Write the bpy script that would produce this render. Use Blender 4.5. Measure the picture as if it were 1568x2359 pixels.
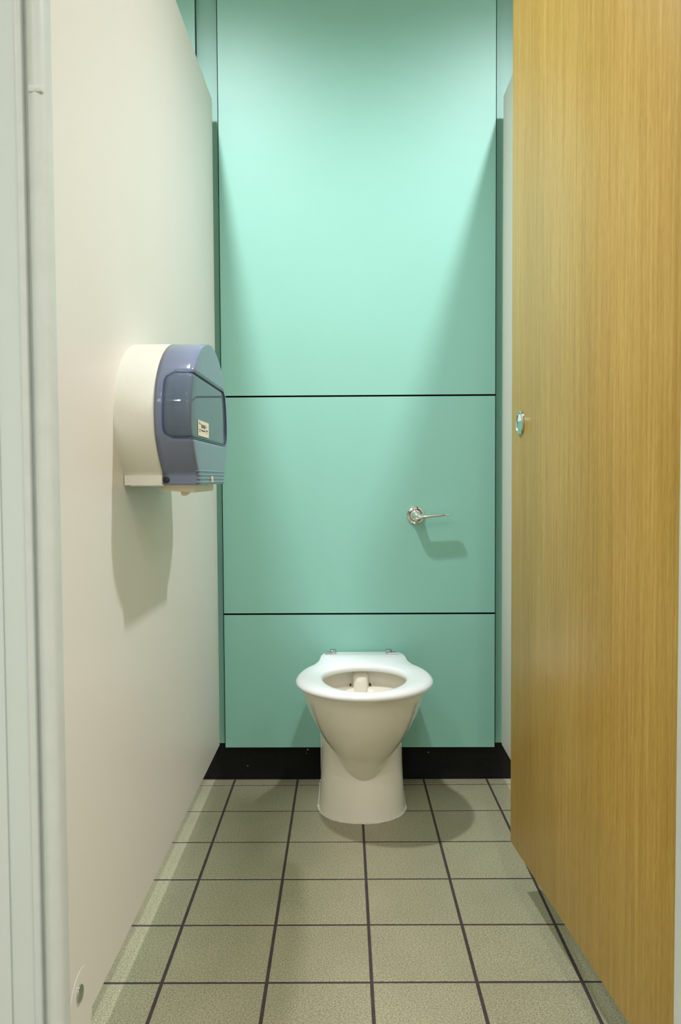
import bpy, bmesh, math, random
from mathutils import Matrix, Vector

for o in list(bpy.data.objects):
    bpy.data.objects.remove(o, do_unlink=True)
sc = bpy.context.scene
COL = sc.collection
random.seed(4)

# ------------------------------------------------------------------ camera
IMG_H = 2359
F_PX = 1880.65
cd = bpy.data.cameras.new('camera')
cam = bpy.data.objects.new('camera', cd)
COL.objects.link(cam)
cd.sensor_fit = 'VERTICAL'
cd.sensor_height = 36.0
cd.lens = F_PX / IMG_H * 36.0
cd.clip_start = 0.02
right = Vector((0.99991727, 0.01157034, -0.00562028))
up = Vector((0.0051275, 0.04218778, 0.99909654))
back = Vector((0.011797, -0.9990427, 0.04212496))
cam.matrix_world = Matrix(((right.x, up.x, back.x, 0.0),
                           (right.y, up.y, back.y, 0.0),
                           (right.z, up.z, back.z, 0.9598),
                           (0, 0, 0, 1)))
sc.camera = cam

# ------------------------------------------------------------------ world, lights, exposure
world = bpy.data.worlds.new('world')
sc.world = world
world.use_nodes = True
world.node_tree.nodes['Background'].inputs[0].default_value = (0.9, 0.95, 0.88, 1)
world.node_tree.nodes['Background'].inputs[1].default_value = 0.02
sc.view_settings.view_transform = 'Standard'
sc.view_settings.look = 'None'
sc.view_settings.gamma = 1.0
sc.view_settings.use_curve_mapping = False
sc.view_settings.exposure = 0.08

CEIL = 2.80
COOL = (0.96, 0.98, 1.07)
WARM = (1.0, 0.965, 1.0)
# x, y, watts, colour, where it hangs
LAMPS = [(-0.50, 1.60, 128, COOL, 146, 'over the partition with the dispenser'),
         (0.65, 1.60, 128, COOL, 146, 'over the partition behind the wooden door'),
         (-0.90, -0.25, 42, WARM, 138, 'leftmost of the row beside the cubicles'),
         (0.23, -0.25, 42, WARM, 138, 'middle one of the row beside the cubicles'),
         (1.36, -0.25, 42, WARM, 138, 'rightmost of the row beside the cubicles'),
         (-0.90, -1.15, 52, WARM, 160, 'leftmost of the added fill row along the far wall'),  # unseen row from here on, added so the far wall bounces fill light
         (0.23, -1.15, 52, WARM, 160, 'middle one of the added fill row along the far wall'),
         (1.36, -1.15, 52, WARM, 160, 'rightmost of the added fill row along the far wall')]
SPOT_BLEND = 1.0

# ------------------------------------------------------------------ helpers
def new_mat(name):
    m = bpy.data.materials.new(name)
    m.use_nodes = True
    nt = m.node_tree
    b = nt.nodes['Principled BSDF']
    return m, nt, b

def srgb(r, g, b):
    f = lambda c: (c / 255 / 12.92) if c / 255 <= 0.04045 else ((c / 255 + 0.055) / 1.055) ** 2.4
    return (f(r), f(g), f(b), 1.0)

def plain(name, col, rough=0.4, metal=0.0, spec=0.5, coat=0.0, ior=1.5, noise=0.0, nscale=20, bump=0.0, bscale=300):
    m, nt, b = new_mat(name)
    b.inputs['Base Color'].default_value = col
    b.inputs['Roughness'].default_value = rough
    b.inputs['Metallic'].default_value = metal
    b.inputs['IOR'].default_value = ior
    b.inputs['Specular IOR Level'].default_value = spec
    b.inputs['Coat Weight'].default_value = coat
    b.inputs['Coat Roughness'].default_value = 0.08
    tc = nt.nodes.new('ShaderNodeTexCoord')
    if noise > 0:
        n = nt.nodes.new('ShaderNodeTexNoise')
        n.inputs['Scale'].default_value = nscale
        n.inputs['Detail'].default_value = 5
        nt.links.new(tc.outputs['Object'], n.inputs['Vector'])
        mp = nt.nodes.new('ShaderNodeMapRange')
        mp.inputs[1].default_value = 0.3
        mp.inputs[2].default_value = 0.7
        mp.inputs[3].default_value = 1 - noise
        mp.inputs[4].default_value = 1 + noise
        nt.links.new(n.outputs['Fac'], mp.inputs[0])
        mx = nt.nodes.new('ShaderNodeVectorMath')
        mx.operation = 'SCALE'
        mx.inputs[0].default_value = col[:3]
        nt.links.new(mp.outputs[0], mx.inputs['Scale'])
        nt.links.new(mx.outputs[0], b.inputs['Base Color'])
    if bump > 0:
        n2 = nt.nodes.new('ShaderNodeTexNoise')
        n2.inputs['Scale'].default_value = bscale
        nt.links.new(tc.outputs['Object'], n2.inputs['Vector'])
        bp = nt.nodes.new('ShaderNodeBump')
        bp.inputs['Strength'].default_value = bump
        bp.inputs['Distance'].default_value = 0.001
        nt.links.new(n2.outputs['Fac'], bp.inputs['Height'])
        nt.links.new(bp.outputs[0], b.inputs['Normal'])
    return m

def mesh_obj(name, bm, mat, parent=None, smooth=False, angle=None):
    me = bpy.data.meshes.new(name)
    bm.normal_update()
    bm.to_mesh(me)
    bm.free()
    o = bpy.data.objects.new(name, me)
    COL.objects.link(o)
    mats = mat if isinstance(mat, (list, tuple)) else [mat]
    for m in mats:
        me.materials.append(m)
    if smooth:
        for p in me.polygons:
            p.use_smooth = True
        if angle is not None:
            me.set_sharp_from_angle(angle=math.radians(angle))
    if parent is not None:
        o.parent = parent
    return o

def empty(name, loc, label=None, cat=None, rotz=0.0):
    o = bpy.data.objects.new(name, None)
    COL.objects.link(o)
    o.location = loc
    o.rotation_euler = (0, 0, rotz)
    o.empty_display_size = 0.05
    if label:
        o['label'] = label
        o['category'] = cat
    return o

def struct(o):
    o['kind'] = 'structure'
    return o

def add_box(bm, x0, x1, y0, y1, z0, z1, bevel=0.0, seg=2):
    t = bmesh.new()
    vs = [t.verts.new((x, y, z)) for x in (x0, x1) for y in (y0, y1) for z in (z0, z1)]
    for f in ((0, 1, 3, 2), (4, 6, 7, 5), (0, 4, 5, 1), (2, 3, 7, 6), (0, 2, 6, 4), (1, 5, 7, 3)):
        t.faces.new([vs[i] for i in f])
    bmesh.ops.recalc_face_normals(t, faces=t.faces)
    if bevel > 0:
        bmesh.ops.bevel(t, geom=list(t.edges), offset=bevel, segments=seg, affect='EDGES', profile=0.5)
    me = bpy.data.meshes.new('tmp')
    t.to_mesh(me)
    t.free()
    bm.from_mesh(me)
    bpy.data.meshes.remove(me)

def box(name, x0, x1, y0, y1, z0, z1, mat, parent=None, bevel=0.0, seg=2, off=(0, 0, 0)):
    bm = bmesh.new()
    add_box(bm, x0 - off[0], x1 - off[0], y0 - off[1], y1 - off[1], z0 - off[2], z1 - off[2], bevel, seg)
    return mesh_obj(name, bm, mat, parent, smooth=bevel > 0, angle=40)

def loft(bm, rings, closed=True, cap0=False, cap1=False):
    vr = [[bm.verts.new(p) for p in r] for r in rings]
    n = len(rings[0])
    fs = []
    for a, b in zip(vr, vr[1:]):
        for i in range(n if closed else n - 1):
            j = (i + 1) % n
            fs.append(bm.faces.new((a[i], a[j], b[j], b[i])))
    if cap0:
        fs.append(bm.faces.new(list(reversed(vr[0]))))
    if cap1:
        fs.append(bm.faces.new(vr[-1]))
    return vr, fs

def lathe(bm, prof, axis='y', n=32, centre=(0, 0, 0)):
    """prof: list of (radius, distance along axis)"""
    rings = []
    for r, h in prof:
        ring = []
        for k in range(n):
            a = 2 * math.pi * k / n
            c, s = r * math.cos(a), r * math.sin(a)
            if axis == 'y':
                p = (c, h, s)
            elif axis == 'x':
                p = (h, c, s)
            else:
                p = (c, s, h)
            ring.append(Vector(p) + Vector(centre))
        rings.append(ring)
    loft(bm, rings, True, True, True)
    bmesh.ops.recalc_face_normals(bm, faces=bm.faces)

def tube(bm, pts, r, n=8, closed=False):
    pts = [Vector(p) for p in pts]
    rings = []
    m = len(pts)
    ref = None
    for i, p in enumerate(pts):
        if closed:
            t = (pts[(i + 1) % m] - pts[i - 1]).normalized()
        else:
            t = (pts[min(i + 1, m - 1)] - pts[max(i - 1, 0)]).normalized()
        if ref is None:
            ref = Vector((0, 0, 1)) if abs(t.z) < 0.9 else Vector((1, 0, 0))
        u = (ref - t * ref.dot(t)).normalized()
        ref = u
        v = t.cross(u)
        rr = r[i] if isinstance(r, (list, tuple)) else r
        rings.append([p + (u * math.cos(2 * math.pi * k / n) + v * math.sin(2 * math.pi * k / n)) * rr for k in range(n)])
    if closed:
        rings.append(rings[0])
    loft(bm, rings, True, not closed, not closed)
    if closed:
        bmesh.ops.remove_doubles(bm, verts=bm.verts, dist=1e-6)
    bmesh.ops.recalc_face_normals(bm, faces=bm.faces)

# ------------------------------------------------------------------ materials
M_GREEN = plain('mint_laminate', srgb(135, 193, 175), rough=0.47, spec=0.8, noise=0.012, nscale=3, bump=0.05, bscale=900)
M_CORE = plain('dark_laminate_core', srgb(16, 26, 34), rough=0.5, noise=0.1)
M_STRIP = plain('mint_strip_laminate', srgb(135, 193, 175), rough=0.47, spec=0.8, noise=0.012, nscale=3)
M_WHITE = plain('white_laminate', srgb(222, 217, 205), rough=0.38, spec=0.4, noise=0.012, nscale=2.5, bump=0.05, bscale=700)
M_PILASTER = plain('pale_grey_laminate', srgb(198, 208, 200), rough=0.4, noise=0.015, nscale=4)
M_ALU = plain('satin_aluminium_coating', srgb(198, 204, 196), rough=0.35, spec=0.5, noise=0.03, nscale=30)
M_BLACK = plain('black_skirting_vinyl', srgb(10, 10, 9), rough=0.7, spec=0.25, noise=0.4, nscale=60)
M_GROUT = plain('dark_grout', srgb(62, 52, 52), rough=0.9, noise=0.2, nscale=40)
M_PLASTER = plain('painted_plaster', srgb(232, 232, 224), rough=0.7, noise=0.02)
M_CEIL = plain('ceiling_paint', srgb(243, 243, 238), rough=0.8, noise=0.02)
M_CERAMIC = plain('white_vitreous_china', srgb(236, 230, 212), rough=0.10, spec=0.5, coat=0.3, noise=0.008, nscale=6)
M_SEAT = plain('white_plastic_seat', srgb(246, 248, 246), rough=0.16, spec=0.5, noise=0.006, nscale=6)
M_SEAL = plain('white_sealant', srgb(225, 220, 205), rough=0.45, noise=0.12, nscale=120)
M_CHROME = plain('polished_chrome', (0.78, 0.78, 0.75, 1), rough=0.08, metal=1.0, noise=0.02)
M_SATIN = plain('satin_chrome', (0.50, 0.58, 0.53, 1), rough=0.22, metal=1.0, noise=0.03, nscale=60)
M_HINGE = plain('hinge_chrome', (0.36, 0.40, 0.37, 1), rough=0.15, metal=1.0, noise=0.03)
M_DARK = plain('black_plastic', srgb(14, 15, 20), rough=0.45, noise=0.1)
M_BODY = plain('speckled_white_plastic', srgb(222, 222, 208), rough=0.42, noise=0.03, nscale=400)
M_TRAY = plain('cream_plastic', srgb(214, 206, 178), rough=0.4, noise=0.02)
M_PAPER = plain('tissue_paper', srgb(228, 224, 210), rough=0.9, noise=0.03, nscale=80)
M_LABEL = plain('printed_label_paper', srgb(226, 222, 196), rough=0.6, noise=0.03, nscale=200)
M_INK = plain('label_ink', srgb(70, 80, 70), rough=0.6, noise=0.2, nscale=300)
M_RIM = plain('deep_blue_plastic_edge', srgb(66, 84, 132), rough=0.2, noise=0.05)
M_WATER = plain('still_water', srgb(190, 200, 190), rough=0.03, ior=1.33, noise=0.01)
M_FLAG = plain('white_indicator', srgb(235, 235, 228), rough=0.35, noise=0.01)

def tile_mat():
    m, nt, b = new_mat('speckled_porcelain')
    b.inputs['Roughness'].default_value = 0.5
    b.inputs['Specular IOR Level'].default_value = 0.4
    tc = nt.nodes.new('ShaderNodeTexCoord')
    geo = nt.nodes.new('ShaderNodeNewGeometry')
    oi = nt.nodes.new('ShaderNodeObjectInfo')
    n1 = nt.nodes.new('ShaderNodeTexNoise')
    n1.inputs['Scale'].default_value = 330
    n1.inputs['Detail'].default_value = 3
    n2 = nt.nodes.new('ShaderNodeTexNoise')
    n2.inputs['Scale'].default_value = 7
    n2.inputs['Detail'].default_value = 4
    nt.links.new(geo.outputs['Position'], n1.inputs['Vector'])
    nt.links.new(geo.outputs['Position'], n2.inputs['Vector'])
    r = nt.nodes.new('ShaderNodeValToRGB')
    e = r.color_ramp.elements
    e[0].position = 0.32
    e[0].color = srgb(122, 118, 91)
    e[1].position = 0.66
    e[1].color = srgb(176, 172, 142)
    nt.links.new(n1.outputs['Fac'], r.inputs[0])
    mp = nt.nodes.new('ShaderNodeMapRange')
    mp.inputs[1].default_value = 0.3
    mp.inputs[2].default_value = 0.7
    mp.inputs[3].default_value = 0.95
    mp.inputs[4].default_value = 1.05
    nt.links.new(n2.outputs['Fac'], mp.inputs[0])
    mp2 = nt.nodes.new('ShaderNodeMapRange')
    mp2.inputs[3].default_value = 0.97
    mp2.inputs[4].default_value = 1.03
    nt.links.new(oi.outputs['Random'], mp2.inputs[0])
    mu = nt.nodes.new('ShaderNodeMath')
    mu.operation = 'MULTIPLY'
    nt.links.new(mp.outputs[0], mu.inputs[0])
    nt.links.new(mp2.outputs[0], mu.inputs[1])
    vm = nt.nodes.new('ShaderNodeVectorMath')
    vm.operation = 'SCALE'
    nt.links.new(r.outputs[0], vm.inputs[0])
    nt.links.new(mu.outputs[0], vm.inputs['Scale'])
    nt.links.new(vm.outputs[0], b.inputs['Base Color'])
    bp = nt.nodes.new('ShaderNodeBump')
    bp.inputs['Strength'].default_value = 0.05
    bp.inputs['Distance'].default_value = 0.0006
    nt.links.new(n1.outputs['Fac'], bp.inputs['Height'])
    nt.links.new(bp.outputs[0], b.inputs['Normal'])
    return m

M_TILE = tile_mat()

def wood_mat():
    m, nt, b = new_mat('oak_veneer')
    b.inputs['Roughness'].default_value = 0.36
    b.inputs['Specular IOR Level'].default_value = 0.5
    tc = nt.nodes.new('ShaderNodeTexCoord')
    def noise(sx, sz, scale, detail, dist=0.0):
        mp = nt.nodes.new('ShaderNodeMapping')
        mp.inputs['Scale'].default_value = (sx, sx, sz)
        nt.links.new(tc.outputs['Object'], mp.inputs['Vector'])
        n = nt.nodes.new('ShaderNodeTexNoise')
        n.inputs['Scale'].default_value = scale
        n.inputs['Detail'].default_value = detail
        n.inputs['Distortion'].default_value = dist
        nt.links.new(mp.outputs[0], n.inputs['Vector'])
        return n
    broad = noise(1.0, 0.06, 9, 3, 0.3)
    fine = noise(1.0, 0.03, 130, 4, 0.1)
    pore = noise(1.0, 0.10, 420, 2)
    blotch = noise(1.0, 0.5, 3.0, 2)
    def mix(a, ka, bnode, kb):
        pass
    s1 = nt.nodes.new('ShaderNodeMath'); s1.operation = 'MULTIPLY_ADD'
    nt.links.new(broad.outputs['Fac'], s1.inputs[0]); s1.inputs[1].default_value = 0.30
    s2 = nt.nodes.new('ShaderNodeMath'); s2.operation = 'MULTIPLY_ADD'
    nt.links.new(fine.outputs['Fac'], s2.inputs[0]); s2.inputs[1].default_value = 0.40
    s3 = nt.nodes.new('ShaderNodeMath'); s3.operation = 'MULTIPLY'
    nt.links.new(pore.outputs['Fac'], s3.inputs[0]); s3.inputs[1].default_value = 0.30
    nt.links.new(s3.outputs[0], s2.inputs[2])
    nt.links.new(s2.outputs[0], s1.inputs[2])
    r = nt.nodes.new('ShaderNodeValToRGB')
    e = r.color_ramp.elements
    e[0].position = 0.30
    e[0].color = srgb(150, 118, 42)
    e[1].position = 0.68
    e[1].color = srgb(200, 167, 88)
    k = e.new(0.5)
    k.color = srgb(180, 145, 62)
    nt.links.new(s1.outputs[0], r.inputs[0])
    mp2 = nt.nodes.new('ShaderNodeMapRange')
    mp2.inputs[1].default_value = 0.3
    mp2.inputs[2].default_value = 0.7
    mp2.inputs[3].default_value = 0.93
    mp2.inputs[4].default_value = 1.06
    nt.links.new(blotch.outputs['Fac'], mp2.inputs[0])
    vm = nt.nodes.new('ShaderNodeVectorMath')
    vm.operation = 'SCALE'
    nt.links.new(r.outputs[0], vm.inputs[0])
    nt.links.new(mp2.outputs[0], vm.inputs['Scale'])
    nt.links.new(vm.outputs[0], b.inputs['Base Color'])
    bp = nt.nodes.new('ShaderNodeBump')
    bp.inputs['Strength'].default_value = 0.08
    bp.inputs['Distance'].default_value = 0.001
    nt.links.new(fine.outputs['Fac'], bp.inputs['Height'])
    nt.links.new(bp.outputs[0], b.inputs['Normal'])
    return m

M_WOOD = wood_mat()

def see_through(name, col, rough, fac, tint):
    m, nt, b = new_mat(name)
    b.inputs['Base Color'].default_value = col
    b.inputs['Roughness'].default_value = rough
    tr = nt.nodes.new('ShaderNodeBsdfTransparent')
    tr.inputs[0].default_value = tint
    fr = nt.nodes.new('ShaderNodeFresnel')
    fr.inputs['IOR'].default_value = 1.5
    # transparent share falls with the Fresnel reflectance, as it does in real plastic
    inv = nt.nodes.new('ShaderNodeMath')
    inv.operation = 'SUBTRACT'
    inv.inputs[0].default_value = 1.0
    nt.links.new(fr.outputs[0], inv.inputs[1])
    mu = nt.nodes.new('ShaderNodeMath')
    mu.operation = 'MULTIPLY'
    mu.inputs[1].default_value = fac
    nt.links.new(inv.outputs[0], mu.inputs[0])
    mx = nt.nodes.new('ShaderNodeMixShader')
    nt.links.new(mu.outputs[0], mx.inputs[0])
    nt.links.new(b.outputs[0], mx.inputs[1])
    nt.links.new(tr.outputs[0], mx.inputs[2])
    nt.links.new(mx.outputs[0], nt.nodes['Material Output'].inputs[0])
    return m

M_COVER = see_through('smoky_blue_plastic', srgb(140, 151, 172), 0.13, 0.40, (0.55, 0.68, 0.9, 1))
M_WINDOW = see_through('clear_blue_plastic', srgb(130, 146, 160), 0.04, 0.62, (0.72, 0.80, 0.92, 1))

def lens_mat():
    m, nt, b = new_mat('frosted_lamp_lens')
    b.inputs['Base Color'].default_value = (0.9, 0.9, 0.85, 1)
    b.inputs['Emission Color'].default_value = (1.0, 0.95, 0.85, 1)
    b.inputs['Emission Strength'].default_value = 6.0
    return m

M_LENS = lens_mat()

# ------------------------------------------------------------------ the room
X0, X1, Y0, Y1 = -1.75, 1.80, -1.70, 2.60

floor = struct(box('floor', X0, X1, Y0, Y1, -0.06, -0.0009, M_GROUT))
# tiles: 200 mm pitch
P = 0.200
G = 0.0058
TX0, TY0, TROT = 0.0307, 2.3153, 0.0074
ca, sa = math.cos(TROT), math.sin(TROT)

def tile_mesh(w, d):
    bm = bmesh.new()
    b = 0.0012
    z0, z1 = -0.003, 0.0
    rings = []
    for ins, z in ((0, z0), (0, z1 - b), (b, z1)):
        rings.append([(-w / 2 + ins, -d / 2 + ins, z), (w / 2 - ins, -d / 2 + ins, z), (w / 2 - ins, d / 2 - ins, z), (-w / 2 + ins, d / 2 - ins, z)])
    loft(bm, rings, True, False, True)
    bmesh.ops.recalc_face_normals(bm, faces=bm.faces)
    me = bpy.data.meshes.new('tile')
    bm.to_mesh(me)
    bm.free()
    me.materials.append(M_TILE)
    return me

tile_full = tile_mesh(P - G, P - G)
CUT = 0.047
tile_cut = tile_mesh(P - G, CUT - G / 2)
rest = bmesh.new()
for i in range(-8, 9):
    for j in range(-21, 2):
        # tile cell (i, j) spans i*P..(i+1)*P, j*P..(j+1)*P in the tile frame
        if j == 1:
            cx, cy = (i + 0.5) * P, P + G / 2 + (CUT - G / 2) / 2
            me = tile_cut
        else:
            cx, cy = (i + 0.5) * P, (j + 0.5) * P
            me = tile_full
        wx, wy = TX0 + ca * cx - sa * cy, TY0 + sa * cx + ca * cy
        if not (X0 + 0.05 < wx < X1 - 0.05 and Y0 + 0.05 < wy):
            continue
        if -0.85 < wx < 0.85 and wy > 1.0:
            t = bpy.data.objects.new('tile', me)
            COL.objects.link(t)
            t.location = (wx, wy, random.uniform(-0.0003, 0.0002))
            t.rotation_euler = (0, 0, TROT)
            t.parent = floor
        else:
            n0 = len(rest.verts)
            rest.from_mesh(me)
            rest.verts.ensure_lookup_table()
            mt = Matrix.Translation((wx, wy, 0)) @ Matrix.Rotation(TROT, 4, 'Z')
            bmesh.ops.transform(rest, matrix=mt, verts=rest.verts[n0:])
far_tiles = mesh_obj('tile_field', rest, M_TILE, floor)
far_tiles['kind'] = 'stuff'

ceiling = struct(box('ceiling', X0, X1, Y0, Y1 + 0.1, CEIL, CEIL + 0.06, M_CEIL))
struct(box('wall_left', X0 - 0.1, X0, Y0, Y1 + 0.1, -0.06, CEIL, M_PLASTER))
struct(box('wall_right', X1, X1 + 0.1, Y0, Y1 + 0.1, -0.06, CEIL, M_PLASTER))
struct(box('wall_front', X0, X1, Y0 - 0.1, Y0, -0.06, CEIL, M_PLASTER))

# back wall: dark carcass with mint laminate panels in front of it
wall_back = struct(box('wall_back', X0, X1, 2.590, 2.69, -0.06, CEIL, M_CORE))
PAN_F, PAN_B = 2.535, 2.562
def panel(x0, x1, z0, z1, face=PAN_F, backy=PAN_B, name='panel'):
    bm = bmesh.new()
    add_box(bm, x0, x1, face, backy, z0, z1)
    o = mesh_obj(name, bm, [M_GREEN, M_CORE], wall_back)
    for p in o.data.polygons:
        p.material_index = 0 if p.normal.y < -0.5 else 1
    return o
PITCH = 0.913
for k in (-1, 0, 1):
    xa, xb = -0.396 + k * PITCH, 0.449 + k * PITCH
    xa, xb = max(xa, X0 + 0.001), min(xb, X1 - 0.001)
    panel(xa, xb, 1.2143, CEIL - 0.002)
    panel(xa, xb, 0.5372, 1.2090)
    panel(xa, xb, 0.1120, 0.5320)
for xa, xb in ((-0.4650, -0.4022), (0.4556, 0.5160)):
    box('strip_panel', xa, xb, 2.560, 2.575, 0.118, CEIL - 0.002, M_STRIP, wall_back)
sk = struct(box('baseboard_back', X0, X1, 2.567, 2.5895, 0.0, 0.1175, M_BLACK))
# small white scuffs on the black skirting
for (sx, sz, r) in ((-0.139, 0.094, 0.0022), (-0.331, 0.042, 0.0014), (0.245, 0.085, 0.0014), (-0.143, 0.082, 0.001)):
    bm = bmesh.new()
    lathe(bm, [(r, 2.5665), (r, 2.5672)], 'y', 7, (sx, 0, sz))
    mesh_obj('paint_fleck', bm, M_SEAL, sk)

# ------------------------------------------------------------------ downlights
for lx, ly, pw, lcol, spread, where in LAMPS:
    r = empty('ceiling_downlight', (lx, ly, CEIL), 'round recessed ceiling downlight, %s' % where, 'downlight')
    bm = bmesh.new()
    prof = [(0.062, 0.0), (0.095, 0.0), (0.097, -0.003), (0.092, -0.006), (0.066, -0.006), (0.062, -0.004)]
    rings = [[(q * math.cos(2 * math.pi * k / 32), q * math.sin(2 * math.pi * k / 32), h) for k in range(32)] for q, h in prof]
    loft(bm, rings + [rings[0]], True)
    bmesh.ops.remove_doubles(bm, verts=bm.verts, dist=1e-6)
    bmesh.ops.recalc_face_normals(bm, faces=bm.faces)
    mesh_obj('trim_ring', bm, M_ALU, r, True, 40)
    bm = bmesh.new()
    lathe(bm, [(0.062, -0.001), (0.062, -0.003)], 'z', 32)
    mesh_obj('lens', bm, M_LENS, r)
    ld = bpy.data.lights.new('downlight_lamp', 'SPOT')
    ld.energy = pw
    ld.color = lcol
    ld.spot_size = math.radians(spread)
    ld.spot_blend = SPOT_BLEND
    ld.shadow_soft_size = 0.045
    lo = bpy.data.objects.new('downlight_lamp', ld)
    COL.objects.link(lo)
    lo.location = (0, 0, -0.06)
    lo.parent = r

# ------------------------------------------------------------------ cubicle partitions
ZB, ZT = 0.130, 2.100
XL, XR = -0.4093, 0.4657
TH = 0.028
PY0, PY1 = 1.135, 2.503

def foot(parent, x_face, side, y):
    """rounded pedestal bracket that carries the partition end"""
    bm = bmesh.new()
    prof = []
    hw, top = 0.050, 0.222
    for k in range(13):
        a = math.pi * k / 12
        prof.append((y + hw * math.cos(a), top - hw + hw * math.sin(a)))
    prof += [(y - hw, 0.125), (y - 0.030, 0.085), (y - 0.030, 0.0), (y + 0.030, 0.0), (y + 0.030, 0.085), (y + hw, 0.125)]
    xs = (x_face - 0.0015 * side, x_face + 0.0005 * side)
    loft(bm, [[(x, p[0], p[1]) for p in prof] for x in xs], True, True, True)
    bmesh.ops.recalc_face_normals(bm, faces=bm.faces)
    return mesh_obj('support_foot', bm, M_WHITE, parent)

def dome(parent, x_face, side, y, z, r=0.0125):
    bm = bmesh.new()
    prof = [(r, 0.0), (r, 0.0018 * side), (r * 0.88, 0.0028 * side), (r * 0.5, 0.0034 * side), (0.0006, 0.0036 * side)]
    lathe(bm, prof, 'x', 20, (x_face, y, z))
    return mesh_obj('bolt_cap', bm, M_SATIN, parent, True, 50)

def partition(xa, xb, label, side, y0=PY0, y1=PY1):
    xf = xb if side > 0 else xa
    p = empty('cubicle_partition', ((xa + xb) / 2, (y0 + y1) / 2, 0), label, 'partition')
    off = p.location
    o = box('panel', xa, xb, y0, y1, ZB, ZT, M_WHITE, p, 0.0012, 1, off)
    b = [foot(p, xf, side, 1.192), dome(p, xf + 0.0010 * side, side, 1.1861, 0.1905)]
    for q in b:
        q.data.transform(Matrix.Translation(-off))
    return p

partition(XL - TH, XL, 'white laminate cubicle partition carrying the toilet roll dispenser', 1)
partition(XR, XR + TH, 'white laminate cubicle partition behind the open wooden door', -1)

# ------------------------------------------------------------------ front pilasters with aluminium edge profile
def pilaster(label, x_edge, side, width, yf):
    """side=+1: free edge on the +x side"""
    p = empty('cubicle_pilaster', (x_edge, yf, 0), label, 'pilaster')
    s = side
    a, b = sorted((-s * 0.036, -s * width))
    box('panel', a, b, 0.002, 0.022, ZB, ZT, M_PILASTER, p, 0.001, 1)
    # extruded edge profile, seen from above (local x from free edge inwards, y towards the room)
    prof = [(0.0, 0.022), (0.0, 0.004), (0.0018, -0.003), (0.006, -0.0080), (0.012, -0.0100), (0.018, -0.0080),
            (0.0235, -0.002), (0.0270, 0.005), (0.0285, 0.0090), (0.0305, 0.0090), (0.0310, 0.0), (0.0330, -0.0015), (0.0400, -0.0015), (0.0405, 0.0015), (0.0405, 0.0235), (0.0, 0.0235)]
    bm = bmesh.new()
    loft(bm, [[(-s * u, v, z) for u, v in prof] for z in (ZB, ZT)], True, True, True)
    bmesh.ops.recalc_face_normals(bm, faces=bm.faces)
    mesh_obj('edge_profile', bm, M_ALU, p, True, 50)
    # closing groove line further in on the face
    box('cover_strip', min(-s * 0.073, -s * (width - 0.004)), max(-s * 0.073, -s * (width - 0.004)), -0.0012, 0.002, ZB, ZT, M_PILASTER, p, 0.0006, 1)
    zb_ = 1.478
    a, b = sorted((-s * 0.0015, -s * 0.0200))
    box('door_buffer', a, b, -0.0108, 0.004, zb_ - 0.005, zb_ + 0.005, M_ALU, p, 0.002, 2)
    return p

pilaster('pale grey front pilaster with rounded edge profile, at the left edge', -0.404, 1, 0.17, 1.11)
pr = pilaster('pale grey front pilaster carrying the hinges of the wooden door', 0.4225, -1, 0.17, 1.028)

# ------------------------------------------------------------------ wooden door, hinged on the right and standing open
DA = Vector((0.363, 1.8416, 0))
DD = Vector((0.09178, -0.99578, 0))
DL = 0.772
DIN = Vector((0.99578, 0.09178, 0))       # into the door thickness, away from the viewer
DZ0, DZ1 = 0.125, 2.012
ang = math.atan2(DD.y, DD.x)
hinge = DA + DD * DL
door = empty('cubicle_door', (hinge.x, hinge.y, 0), 'open oak-veneer cubicle door with a round lock indicator', 'door')
def dmat(o):
    return o
# local frame of door parts: u along the door from its free edge, w into thickness
def dp(u, w, z):
    return DA + DD * u + DIN * w + Vector((0, 0, z)) - Vector((hinge.x, hinge.y, 0))
rotm = Matrix(((DD.x, DIN.x, 0, 0), (DD.y, DIN.y, 0, 0), (0, 0, 1, 0), (0, 0, 0, 1)))
def door_part(name, bm, mat, smooth=False, angle=40):
    # bm in (u, w, z)
    bm.transform(Matrix.Translation(DA - Vector((hinge.x, hinge.y, 0))) @ rotm)
    bmesh.ops.recalc_face_normals(bm, faces=bm.faces)
    return mesh_obj(name, bm, mat, door, smooth, angle)
bm = bmesh.new()
add_box(bm, 0, DL, 0, 0.02, DZ0, DZ1, 0.0012, 2)
door_part('door_leaf', bm, M_WOOD, True)
# lock indicator: ring, dished plate, white sector
LU, LZ, LR = 0.0705, 1.0755, 0.0255
bm = bmesh.new()
prof = [(LR, 0.0), (LR, -0.003), (LR * 0.93, -0.005), (LR * 0.84, -0.005), (LR * 0.80, -0.0032), (0.0008, -0.0026)]
lathe(bm, prof, 'y', 40, (LU, 0, LZ))
ind = door_part('lock_indicator', bm, M_SATIN, True, 30)
bm = bmesh.new()
pts = [(0.0, 0.0)]
pts = []
for k in range(9):
    a = math.radians(70 + 40 * k / 8)
    pts.append((LU + 0.0165 * math.cos(a), LZ + 0.0185 * math.sin(a)))
pts += [(LU - 0.0125, LZ + 0.0035), (LU + 0.0125, LZ + 0.0035)]
rings = [[(x, w, z) for x, z in pts] for w in (-0.0022, -0.0042)]
loft(bm, rings, True, True, True)
fl = door_part('indicator_flag', bm, M_FLAG)
fl.parent = ind
# hinges between door and pilaster
for hz in (0.32, 1.1, 1.86):
    bm = bmesh.new()
    lathe(bm, [(0.0065, hz - 0.05), (0.0065, hz + 0.05)], 'z', 16, (DL + 0.006, 0.018, 0))
    door_part('hinge', bm, M_SATIN, True, 40)

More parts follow.
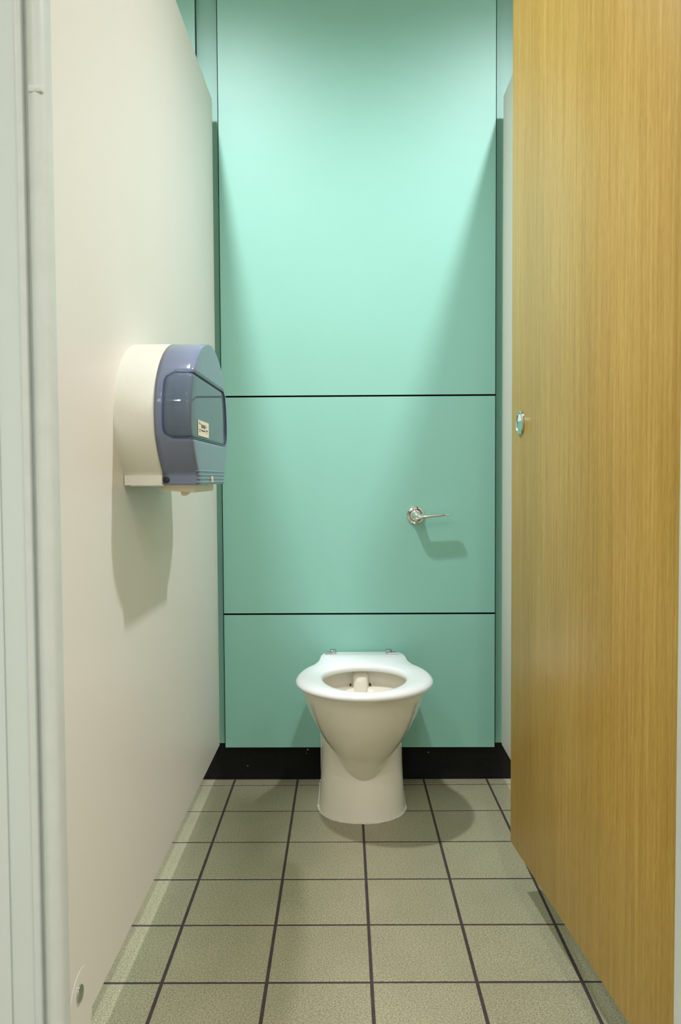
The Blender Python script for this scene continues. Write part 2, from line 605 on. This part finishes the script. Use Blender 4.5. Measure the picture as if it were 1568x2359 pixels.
# ------------------------------------------------------------------ toilet
TXC = 0.030
WALL = 2.5345
toilet = empty('toilet', (TXC, 2.38, 0), 'white ceramic back-to-wall toilet with the seat down', 'toilet')
TO = Vector((TXC, 2.38, 0))

def ell(cx, cy, hw, lf, lb, z, n=64, pw=2.0):
    """egg ring: lf towards the viewer (-y), lb towards the wall"""
    out = []
    for k in range(n):
        a = 2 * math.pi * k / n
        c, s = math.cos(a), math.sin(a)
        e = 2.0 / pw
        x = hw * math.copysign(abs(c) ** e, c)
        y = (lb if s > 0 else lf) * math.copysign(abs(s) ** e, s)
        out.append(Vector((cx + x, cy + y, z)) - TO)
    return out

# bowl: outer shell, rim, inner cavity in one surface
outer = [(0.070, 0.012, 2.290, 0.040), (0.095, 0.026, 2.262, 0.060), (0.120, 0.043, 2.236, 0.075), (0.150, 0.060, 2.206, 0.095), (0.185, 0.079, 2.173, 0.125),
         (0.215, 0.098, 2.145, 0.155), (0.245, 0.117, 2.120, 0.178), (0.280, 0.136, 2.094, 0.196), (0.315, 0.152, 2.073, 0.206),
         (0.350, 0.1645, 2.056, 0.212), (0.375, 0.1705, 2.046, 0.214), (0.390, 0.1725, 2.042, 0.214), (0.3965, 0.1705, 2.046, 0.210), (0.398, 0.166, 2.051, 0.205)]
rings = []
BC = 2.245
for z, hw, yf, lb in outer:
    yc = max(BC, yf + 1.25 * hw)
    rings.append(ell(0.0345, yc, hw, yc - yf, lb, z))
inner = [(0.3985, 0.128, 0.178, 0.128), (0.394, 0.1245, 0.174, 0.124), (0.362, 0.1265, 0.176, 0.126), (0.357, 0.1225, 0.170, 0.120), (0.350, 0.108, 0.15, 0.098), (0.335, 0.098, 0.136, 0.088), (0.30, 0.075, 0.10, 0.07), (0.272, 0.045, 0.06, 0.05)]
for z, hw, lf, lb in inner:
    rings.append(ell(0.0345, BC, hw, lf, lb, z))
bm = bmesh.new()
loft(bm, rings, True, True, True)
bmesh.ops.recalc_face_normals(bm, faces=bm.faces)
bowl = mesh_obj('bowl', bm, M_CERAMIC, toilet, True, 60)
# boss at the back of the bowl where the flush enters
bm = bmesh.new()
rr = []
for z, hw, yy in ((0.398, 0.0215, 2.366), (0.388, 0.022, 2.352), (0.384, 0.0225, 2.342), (0.380, 0.0228, 2.339), (0.345, 0.0235, 2.333), (0.318, 0.0235, 2.325)):
    rr.append([Vector(p) - TO for p in ((0.0275 - hw, 2.385, z), (0.0275 - hw, yy + 0.012, z), (0.0275 - hw * 0.8, yy + 0.003, z), (0.0275 - hw * 0.4, yy, z), (0.0275 + hw * 0.4, yy, z), (0.0275 + hw * 0.8, yy + 0.003, z), (0.0275 + hw, yy + 0.012, z), (0.0275 + hw, 2.385, z))])
loft(bm, rr, True, True, True)
bmesh.ops.recalc_face_normals(bm, faces=bm.faces)
bmesh.ops.subdivide_edges(bm, edges=list(bm.edges), cuts=1, use_grid_fill=True)
mesh_obj('flush_spreader', bm, M_CERAMIC, toilet, True, 60)
for hx in (-0.0015, 0.0555):
    bm = bmesh.new()
    lathe(bm, [(0.0020, 2.347), (0.0027, 2.356), (0.0027, 2.368)], 'y', 12, (hx - TO.x, -TO.y, 0.3565))
    mesh_obj('drain_hole', bm, M_DARK, toilet)
bm = bmesh.new()
lathe(bm, [(0.058, 0.283), (0.058, 0.284)], 'z', 32, (0.0345 - TO.x, 2.235 - TO.y, 0))
mesh_obj('water', bm, M_WATER, toilet)

# pedestal: D-shaped skirted column to the wall
def dring(hw, yf, z, n=40, yb=WALL):
    out = []
    r = hw
    yc = yf + r * 1.02
    out.append(Vector((TXC + hw, yb, z)) - TO)
    out.append(Vector((TXC + hw, (yb + yc) / 2, z)) - TO)
    for k in range(n + 1):
        a = math.pi * k / n
        c, s = math.cos(a), math.sin(a)
        e = 2 / 2.15
        out.append(Vector((TXC + hw * math.copysign(abs(c) ** e, c), yc - (yc - yf) * abs(s) ** e, z)) - TO)
    out.append(Vector((TXC - hw, (yb + yc) / 2, z)) - TO)
    out.append(Vector((TXC - hw, yb, z)) - TO)
    return out
ped = [(0.000, 0.1265, 2.226), (0.012, 0.1255, 2.2275), (0.04, 0.123, 2.231), (0.08, 0.1205, 2.236), (0.13, 0.1185, 2.243), (0.18, 0.1180, 2.251), (0.23, 0.1185, 2.262), (0.262, 0.119, 2.275)]
bm = bmesh.new()
loft(bm, [dring(hw, yf, z) for z, hw, yf in ped], True, True, True)
bmesh.ops.recalc_face_normals(bm, faces=bm.faces)
mesh_obj('pedestal', bm, M_CERAMIC, toilet, True, 50)
# rear deck that carries the seat hinges and meets the panel
bm = bmesh.new()
add_box(bm, TXC - 0.121 - TO.x, TXC + 0.127 - TO.x, 2.398 - TO.y, WALL - TO.y, 0.255, 0.398, 0.012, 4)
mesh_obj('rear_deck', bm, M_CERAMIC, toilet, True, 60)
# flange ribs down the rear corners of the pedestal
for s in (-1, 1):
    bm = bmesh.new()
    add_box(bm, s * 0.1175 - 0.0065, s * 0.1175 + 0.0065, 2.462 - TO.y, WALL - TO.y, 0.035, 0.285, 0.004, 3)
    mesh_obj('side_flange', bm, M_CERAMIC, toilet, True, 50)
    bm = bmesh.new()
    lathe(bm, [(0.005, 0), (0.005, s * 0.003), (0.003, s * 0.005)], 'x', 12, (s * 0.1235, 2.475 - TO.y, 0.028))
    mesh_obj('fixing_screw', bm, M_SATIN, toilet, True, 40)
# sealant bead round the foot
bead = [p for p in dring(0.1275, 2.2245, 0.0015, 60)]
bm = bmesh.new()
rad = [0.0030 + random.uniform(-0.0010, 0.0014) for _ in bead]
tube(bm, bead, rad, 6)
mesh_obj('sealant_bead', bm, M_SEAL, toilet, True, 80)

# seat ring: egg outline running into a hinge tab at the back
SCX, SCY = 0.0365, 2.205
SZ0, SZ1 = 0.4005, 0.4205
def seat_outer(a):
    c, s = math.cos(a), math.sin(a)
    lf, lb, hw = 0.197, 0.245, 0.187
    l = lb if s > 0 else lf
    r1 = 1 / math.sqrt((c / hw) ** 2 + (s / l) ** 2)
    r2 = 0
    if s > 0.05:
        # tab: half width .128, reaching y = 2.527, rounded corners
        tx, ty = 0.131, 0.320
        pw = 14
        r2 = 1 / ((abs(c) / tx) ** pw + (abs(s) / ty) ** pw) ** (1 / pw)
        if s < 0.75:
            r2 = 0
    k = 60.0
    m = max(r1, r2)
    return m + math.log(math.exp(k * (r1 - m)) + math.exp(k * (r2 - m))) / k * (1 if r2 > 0 else 0)
def seat_inner(a):
    c, s = math.cos(a), math.sin(a)
    l = 0.128 if s > 0 else 0.163
    return 1 / math.sqrt((c / 0.1135) ** 2 + (s / l) ** 2)
N = 160
ro = [seat_outer(2 * math.pi * k / N) for k in range(N)]
for _ in range(2):
    ro = [(ro[k - 1] + 2 * ro[k] + ro[(k + 1) % N]) / 4 for k in range(N)]
ri = [seat_inner(2 * math.pi * k / N) for k in range(N)]
sect = []
R_E = 0.0085
# cross-section: t = 0 inner .. 1 outer ; offsets in metres from each edge
cs = [('i', 0.004, SZ0), ('i', 0.0008, SZ0 + 0.004), ('i', 0.0, SZ0 + 0.009), ('i', 0.0015, SZ1 - 0.005), ('i', 0.005, SZ1 - 0.0018), ('i', 0.010, SZ1 - 0.0004),
      ('m', 0.5, SZ1 + 0.0008), ('o', 0.013, SZ1 - 0.0012), ('o', 0.007, SZ1 - 0.0035), ('o', 0.0025, SZ1 - 0.0075), ('o', 0.0, SZ1 - 0.0120), ('o', 0.0008, SZ0 + 0.004), ('o', 0.004, SZ0)]
rings = []
for kind, d, z in cs:
    ring = []
    for k in range(N):
        a = 2 * math.pi * k / N
        wdt = ro[k] - ri[k]
        lim = min(1.0, wdt / 0.034)
        if kind == 'i':
            r = ri[k] + d * lim
        elif kind == 'o':
            r = ro[k] - d * lim
        else:
            r = ri[k] + wdt * d
        ring.append(Vector((SCX + r * math.cos(a), SCY + r * math.sin(a), z)) - TO)
    rings.append(ring)
bm = bmesh.new()
loft(bm, rings + [rings[0]], True)
bmesh.ops.remove_doubles(bm, verts=bm.verts, dist=1e-6)
bmesh.ops.recalc_face_normals(bm, faces=bm.faces)
seat = mesh_obj('seat', bm, M_SEAT, toilet, True, 70)
# chrome hinges
for hx in (-0.0545, 0.1165):
    s = 1 if hx > 0 else -1
    bm = bmesh.new()
    add_box(bm, hx - 0.0095 - TO.x, hx + 0.0095 - TO.x, 2.478 - TO.y, 2.502 - TO.y, 0.419, 0.4315, 0.003, 3)
    h = mesh_obj('seat_hinge', bm, M_HINGE, seat, True, 50)
    bm = bmesh.new()
    lathe(bm, [(0.0055, hx - 0.004 - TO.x), (0.0055, hx + s * 0.024 - TO.x)], 'x', 16, (0, 2.478 - TO.y, 0.4215))
    q = mesh_obj('hinge_pin', bm, M_HINGE, seat, True, 40)

# ------------------------------------------------------------------ flush lever on the panel
fx, fz = 0.2032, 0.8420
lever = empty('flush_lever', (fx, PAN_F, fz), 'chrome flush lever on the mint panel right of the toilet', 'flush lever')
bm = bmesh.new()
lathe(bm, [(0.0285, 0.0), (0.0285, -0.003), (0.0265, -0.0065), (0.0215, -0.0085), (0.0185, -0.0075), (0.0175, -0.004), (0.006, -0.004)], 'y', 40)
mesh_obj('rosette', bm, M_CHROME, lever, True, 35)
bm = bmesh.new()
lathe(bm, [(0.0180, -0.003), (0.0178, -0.008), (0.0165, -0.018), (0.0145, -0.030), (0.0130, -0.042), (0.0115, -0.052), (0.0075, -0.058), (0.003, -0.060), (0.0006, -0.0605)], 'y', 28)
mesh_obj('spindle', bm, M_CHROME, lever, True, 50)
bm = bmesh.new()
rr = []
for u, zc, ht, y0, y1 in ((-0.004, -0.003, 0.0100, -0.058, -0.036), (0.008, -0.003, 0.0085, -0.062, -0.038), (0.022, -0.002, 0.0066, -0.063, -0.0385), (0.045, 0.0, 0.0054, -0.063, -0.039),
                          (0.075, 0.002, 0.0043, -0.063, -0.039), (0.098, 0.0034, 0.0032, -0.063, -0.039), (0.107, 0.0040, 0.0016, -0.059, -0.043)):
    ym, yh = (y0 + y1) / 2, (y1 - y0) / 2
    rr.append([(u, ym + yh * math.copysign(abs(math.cos(a)) ** 0.7, math.cos(a)), zc + ht * math.sin(a)) for a in [2 * math.pi * k / 16 for k in range(16)]])
loft(bm, rr, True, True, True)
bmesh.ops.recalc_face_normals(bm, faces=bm.faces)
mesh_obj('paddle', bm, M_CHROME, lever, True, 60)

# ------------------------------------------------------------------ toilet roll dispenser on the left partition
YC = 1.6305
DO = Vector((XL, YC, 0.948))
disp = empty('toilet_roll_dispenser', DO, 'white and translucent blue jumbo toilet roll dispenser on the partition', 'dispenser')
XB = XL + 0.0705         # join between white body and blue cover
XF = -0.274              # front plane
ZM, ZBOT, ZTOP = 1.067, 0.948, 1.2225
def hwid(z):
    if z >= ZM:
        return 0.2145 * math.sqrt(max(0.0, 1 - ((z - ZM) / (ZTOP - ZM)) ** 2.05))
    t = (ZM - z) / (ZM - ZBOT)
    if z < 0.968:
        return 0.1530
    tt = (ZM - z) / (ZM - 0.968)
    return 0.1530 + (0.2145 - 0.1530) * (math.cos(tt * math.pi / 2) ** 0.9 if tt < 0.82 else math.cos(0.82 * math.pi / 2) ** 0.9 * (1 - (tt - 0.82) / 0.18))

def zrows():
    zs = [ZBOT, 0.952, 0.956, 0.960, 0.964, 0.968, 0.972, 0.978, 0.985, 0.993, 1.0, 1.008, 1.016, 1.024]
    zs += [WZ0 + (WZ1 - WZ0) * k / 16 for k in range(17)]
    a0 = math.asin((WZ1 - ZM) / (ZTOP - ZM))
    for k in range(1, 18):
        a = a0 + (math.pi / 2 - 0.03 - a0) * k / 17
        zs.append(ZM + (ZTOP - ZM) * math.sin(a))
    return zs
WZ0, WZ1 = 1.0305, 1.1475
CR = 0.010   # corner radius in plan

def uloc(z, s, grow=0.0):
    """point on the U-shaped plan section; s: 0-1 near side, 1-2 corner, 2-3 front, 3-4 corner, 4-5 far side"""
    h = hwid(z) + grow
    xf = XF + grow
    cr = min(CR, h * 0.8)
    if s <= 1:
        return Vector((XB + (xf - cr - XB) * s, YC - h, z))
    if s <= 2:
        a = (s - 1) * math.pi / 2
        return Vector((xf - cr + cr * math.sin(a), YC - h + cr - cr * math.cos(a), z))
    if s <= 3:
        return Vector((xf, YC - h + cr + (2 * h - 2 * cr) * (s - 2), z))
    if s <= 4:
        a = (s - 3) * math.pi / 2
        return Vector((xf - cr + cr * math.cos(a), YC + h - cr + cr * math.sin(a), z))
    return Vector((xf - cr + (XB - xf + cr) * (s - 4), YC + h, z))

def wlim(z):
    """window limits along s at height z (rounded corners)"""
    s0, s1 = 0.27, 2.955
    r = 0.016
    dz = min(z - WZ0, WZ1 - z)
    if dz >= r:
        return s0, s1
    k = r - math.sqrt(max(0.0, r * r - (r - max(dz, 0.0)) ** 2))
    return s0 + k / 0.055, s1 - k / 0.40

rows = zrows()
def columns(z):
    s0, s1 = wlim(min(max(z, WZ0), WZ1))
    A = [s0 * k / 3 for k in range(4)]
    Wn = []
    # fixed sample stops inside the window
    stops = [1.0, 1.15, 1.3, 1.5, 1.7, 1.85, 2.0, 2.1, 2.3, 2.5, 2.7, 2.85]
    Wn = [s0 + (1.0 - s0) * k / 4 for k in range(1, 4)] + stops + [s1]
    B = [s1 + (3.0 - s1) * 0.5, 3.0, 3.2, 3.4, 3.6, 3.8, 4.0, 4.5, 5.0]
    return A, Wn, B

def build_cover():
    grid = []
    for z in rows:
        A, Wn, B = columns(z)
        grid.append(([uloc(z, s) for s in A + Wn + B], len(A), len(A) + len(Wn)))
    nA, nW = grid[0][1], grid[0][2]
    cov, win = bmesh.new(), bmesh.new()
    cv = [[cov.verts.new(p - DO) for p in g[0]] for g in grid]
    wv = [[win.verts.new(p - DO + Vector((-0.0012, 0, 0))) for p in g[0]] for g in grid]
    for i in range(len(rows) - 1):
        zmid = (rows[i] + rows[i + 1]) / 2
        for j in range(len(cv[0]) - 1):
            iswin = WZ0 < zmid < WZ1 and nA - 1 <= j < nW - 1
            v = wv if iswin else cv
            (win if iswin else cov).faces.new((v[i][j], v[i][j + 1], v[i + 1][j + 1], v[i + 1][j]))
    # top cap and bottom lip
    cov.faces.new(cv[-1])
    for b_ in (cov, win):
        loose = [v for v in b_.verts if not v.link_faces]
        bmesh.ops.delete(b_, geom=loose, context='VERTS')
        bmesh.ops.recalc_face_normals(b_, faces=b_.faces)
    co = mesh_obj('cover', cov, M_COVER, disp, True, 50)
    wo = mesh_obj('window', win, M_WINDOW, co, True, 50)
    for o, t in ((co, 0.0022), (wo, 0.0012)):
        md = o.modifiers.new('thickness', 'SOLIDIFY')
        md.thickness = t
        md.offset = -1
    # dark blue rim round the window
    loop = []
    zz = [WZ0 + (WZ1 - WZ0) * k / 16 for k in range(17)]
    for z in zz:
        loop.append(uloc(z, wlim(z)[0], 0.0003))
    A, Wn, B = columns(WZ1)
    for s in Wn[:-1]:
        loop.append(uloc(WZ1, s, 0.0003))
    for z in reversed(zz):
        loop.append(uloc(z, wlim(z)[1], 0.0003))
    for s in reversed(Wn[:-1]):
        loop.append(uloc(WZ0, s, 0.0003))
    bm = bmesh.new()
    tube(bm, [p - DO for p in loop], 0.0008, 6, True)
    mesh_obj('window_rim', bm, M_RIM, co, True, 80)
    # ribs at the foot of the front
    for zr in (0.9525, 0.9595, 0.9665, 0.9735):
        bm = bmesh.new()
        pts = [uloc(zr, s, 0.0) - DO for s in [1.35 + 0.1 * k for k in range(7)] + [2.1 + 0.1 * k for k in range(9)] + [3.05 + 0.1 * k for k in range(7)]]
        tube(bm, pts, 0.0019, 6)
        mesh_obj('rib', bm, M_COVER, co, True, 80)
    return co
cover = build_cover()

# white back body with the same outline
def outline(grow, n=28):
    pts = []
    for z in rows:
        pts.append((YC - hwid(z) - grow, z))
    top = ZTOP + grow
    pts.append((YC, top))
    for z in reversed(rows):
        pts.append((YC + hwid(z) + grow, z))
    return pts
bm = bmesh.new()
loft(bm, [[Vector((x, y, z)) - DO for y, z in outline(g)] for x, g in ((XL, 0.0), (XL + 0.010, 0.0), (XB - 0.004, -0.0005), (XB - 0.0005, -0.003))], True, True, True)
bmesh.ops.recalc_face_normals(bm, faces=bm.faces)
body = mesh_obj('back_body', bm, M_BODY, disp, True, 50)
# cutter block and teeth on the lower edge
box('cutter_block', XL + 0.001, XB - 0.001, 1.4735, 1.4785, 0.9475, 0.9665, M_BODY, body, 0.0008, 1, DO)
nt_ = 22
bm = bmesh.new()
for k in range(nt_):
    xa = XL + 0.012 + (XB + 0.002 - XL - 0.012) * k / nt_
    xb = XL + 0.012 + (XB + 0.002 - XL - 0.012) * (k + 1) / nt_
    v = [bm.verts.new(Vector(p) - DO) for p in ((xa, 1.4738, 0.949), (xb, 1.4738, 0.949), ((xa + xb) / 2, 1.4738, 0.9455), (xa, 1.4752, 0.949), (xb, 1.4752, 0.949), ((xa + xb) / 2, 1.4752, 0.9455))]
    for f in ((0, 1, 2), (3, 5, 4), (0, 2, 5, 3), (1, 4, 5, 2), (0, 3, 4, 1)):
        bm.faces.new([v[i] for i in f])
bmesh.ops.recalc_face_normals(bm, faces=bm.faces)
teeth = mesh_obj('cutter_teeth', bm, M_BODY, body)
teeth['kind'] = 'stuff'
# cream tray under the body with a small tab
bm = bmesh.new()
tr = []
for x, zl in ((XL + 0.056, 0.9385), (XL + 0.085, 0.9365), (XL + 0.118, 0.9335), (XL + 0.123, 0.9345), (XL + 0.1245, 0.938)):
    tr.append([Vector(p) - DO for p in ((x, 1.500, 0.9478), (x, 1.500, zl), (x, 1.700, zl), (x, 1.700, 0.9478))])
loft(bm, tr, True, True, True)
bmesh.ops.recalc_face_normals(bm, faces=bm.faces)
mesh_obj('paper_tray', bm, M_TRAY, disp)
bm = bmesh.new()
tt = []
for z, a, b in ((0.9350, 0.0950, 0.1120), (0.9300, 0.0965, 0.1060), (0.9275, 0.0975, 0.1020)):
    tt.append([Vector(p) - DO for p in ((XL + a, 1.512, z), (XL + b, 1.512, z), (XL + b, 1.532, z), (XL + a, 1.532, z))])
loft(bm, tt, True, True, True)
bmesh.ops.recalc_face_normals(bm, faces=bm.faces)
mesh_obj('tray_tab', bm, M_TRAY, disp)
# floor of the housing and the rolls inside, seen dimly through the cover
box('housing_base', XL + 0.002, XF - 0.004, YC - 0.150, YC + 0.150, 0.948, 0.951, M_BODY, disp, 0, 1, DO)
bm = bmesh.new()
lathe(bm, [(0.028, XL + 0.072 - DO.x), (0.095, XL + 0.072 - DO.x), (0.095, XL + 0.118 - DO.x), (0.028, XL + 0.118 - DO.x)], 'x', 40, (0, 0.03, 1.085 - DO.z))
mesh_obj('paper_roll', bm, M_PAPER, disp, True, 40)
# lock on the near side
bm = bmesh.new()
lathe(bm, [(0.0060, 0.0), (0.0060, -0.0015), (0.0050, -0.0022), (0.0006, -0.0022)], 'y', 24, (-0.3325 - DO.x, YC - hwid(0.9575) - DO.y, 0.9575 - DO.z))
mesh_obj('key_lock', bm, M_DARK, disp, True, 40)
# clip slot on the front
box('clip_slot', XF - 0.0005, XF + 0.0026, 1.606, 1.622, 0.9515, 0.9640, M_TRAY, disp, 0.0008, 1, DO)
# printed label on the window, with its small dark marks
LX = XF + 0.0004
lab = box('label', LX - 0.0012, LX, 1.480, 1.588, 1.0375, 1.0660, M_LABEL, disp, 0, 1, DO)
marks = [(1.486, 1.506, 1.0590, 1.0602), (1.486, 1.498, 1.0622, 1.0630), (1.509, 1.522, 1.0530, 1.0595), (1.526, 1.534, 1.0530, 1.0595), (1.538, 1.550, 1.0530, 1.0595),
         (1.486, 1.500, 1.0482, 1.0496), (1.506, 1.548, 1.0470, 1.0494), (1.560, 1.566, 1.0560, 1.0580), (1.556, 1.574, 1.0490, 1.0512), (1.486, 1.497, 1.0446, 1.0458), (1.562, 1.568, 1.0452, 1.0468)]
for a, b, c, d in marks:
    box('print_mark', LX - 0.0004, LX + 0.0003, a, b, c, d, M_INK, lab, 0, 1, DO)
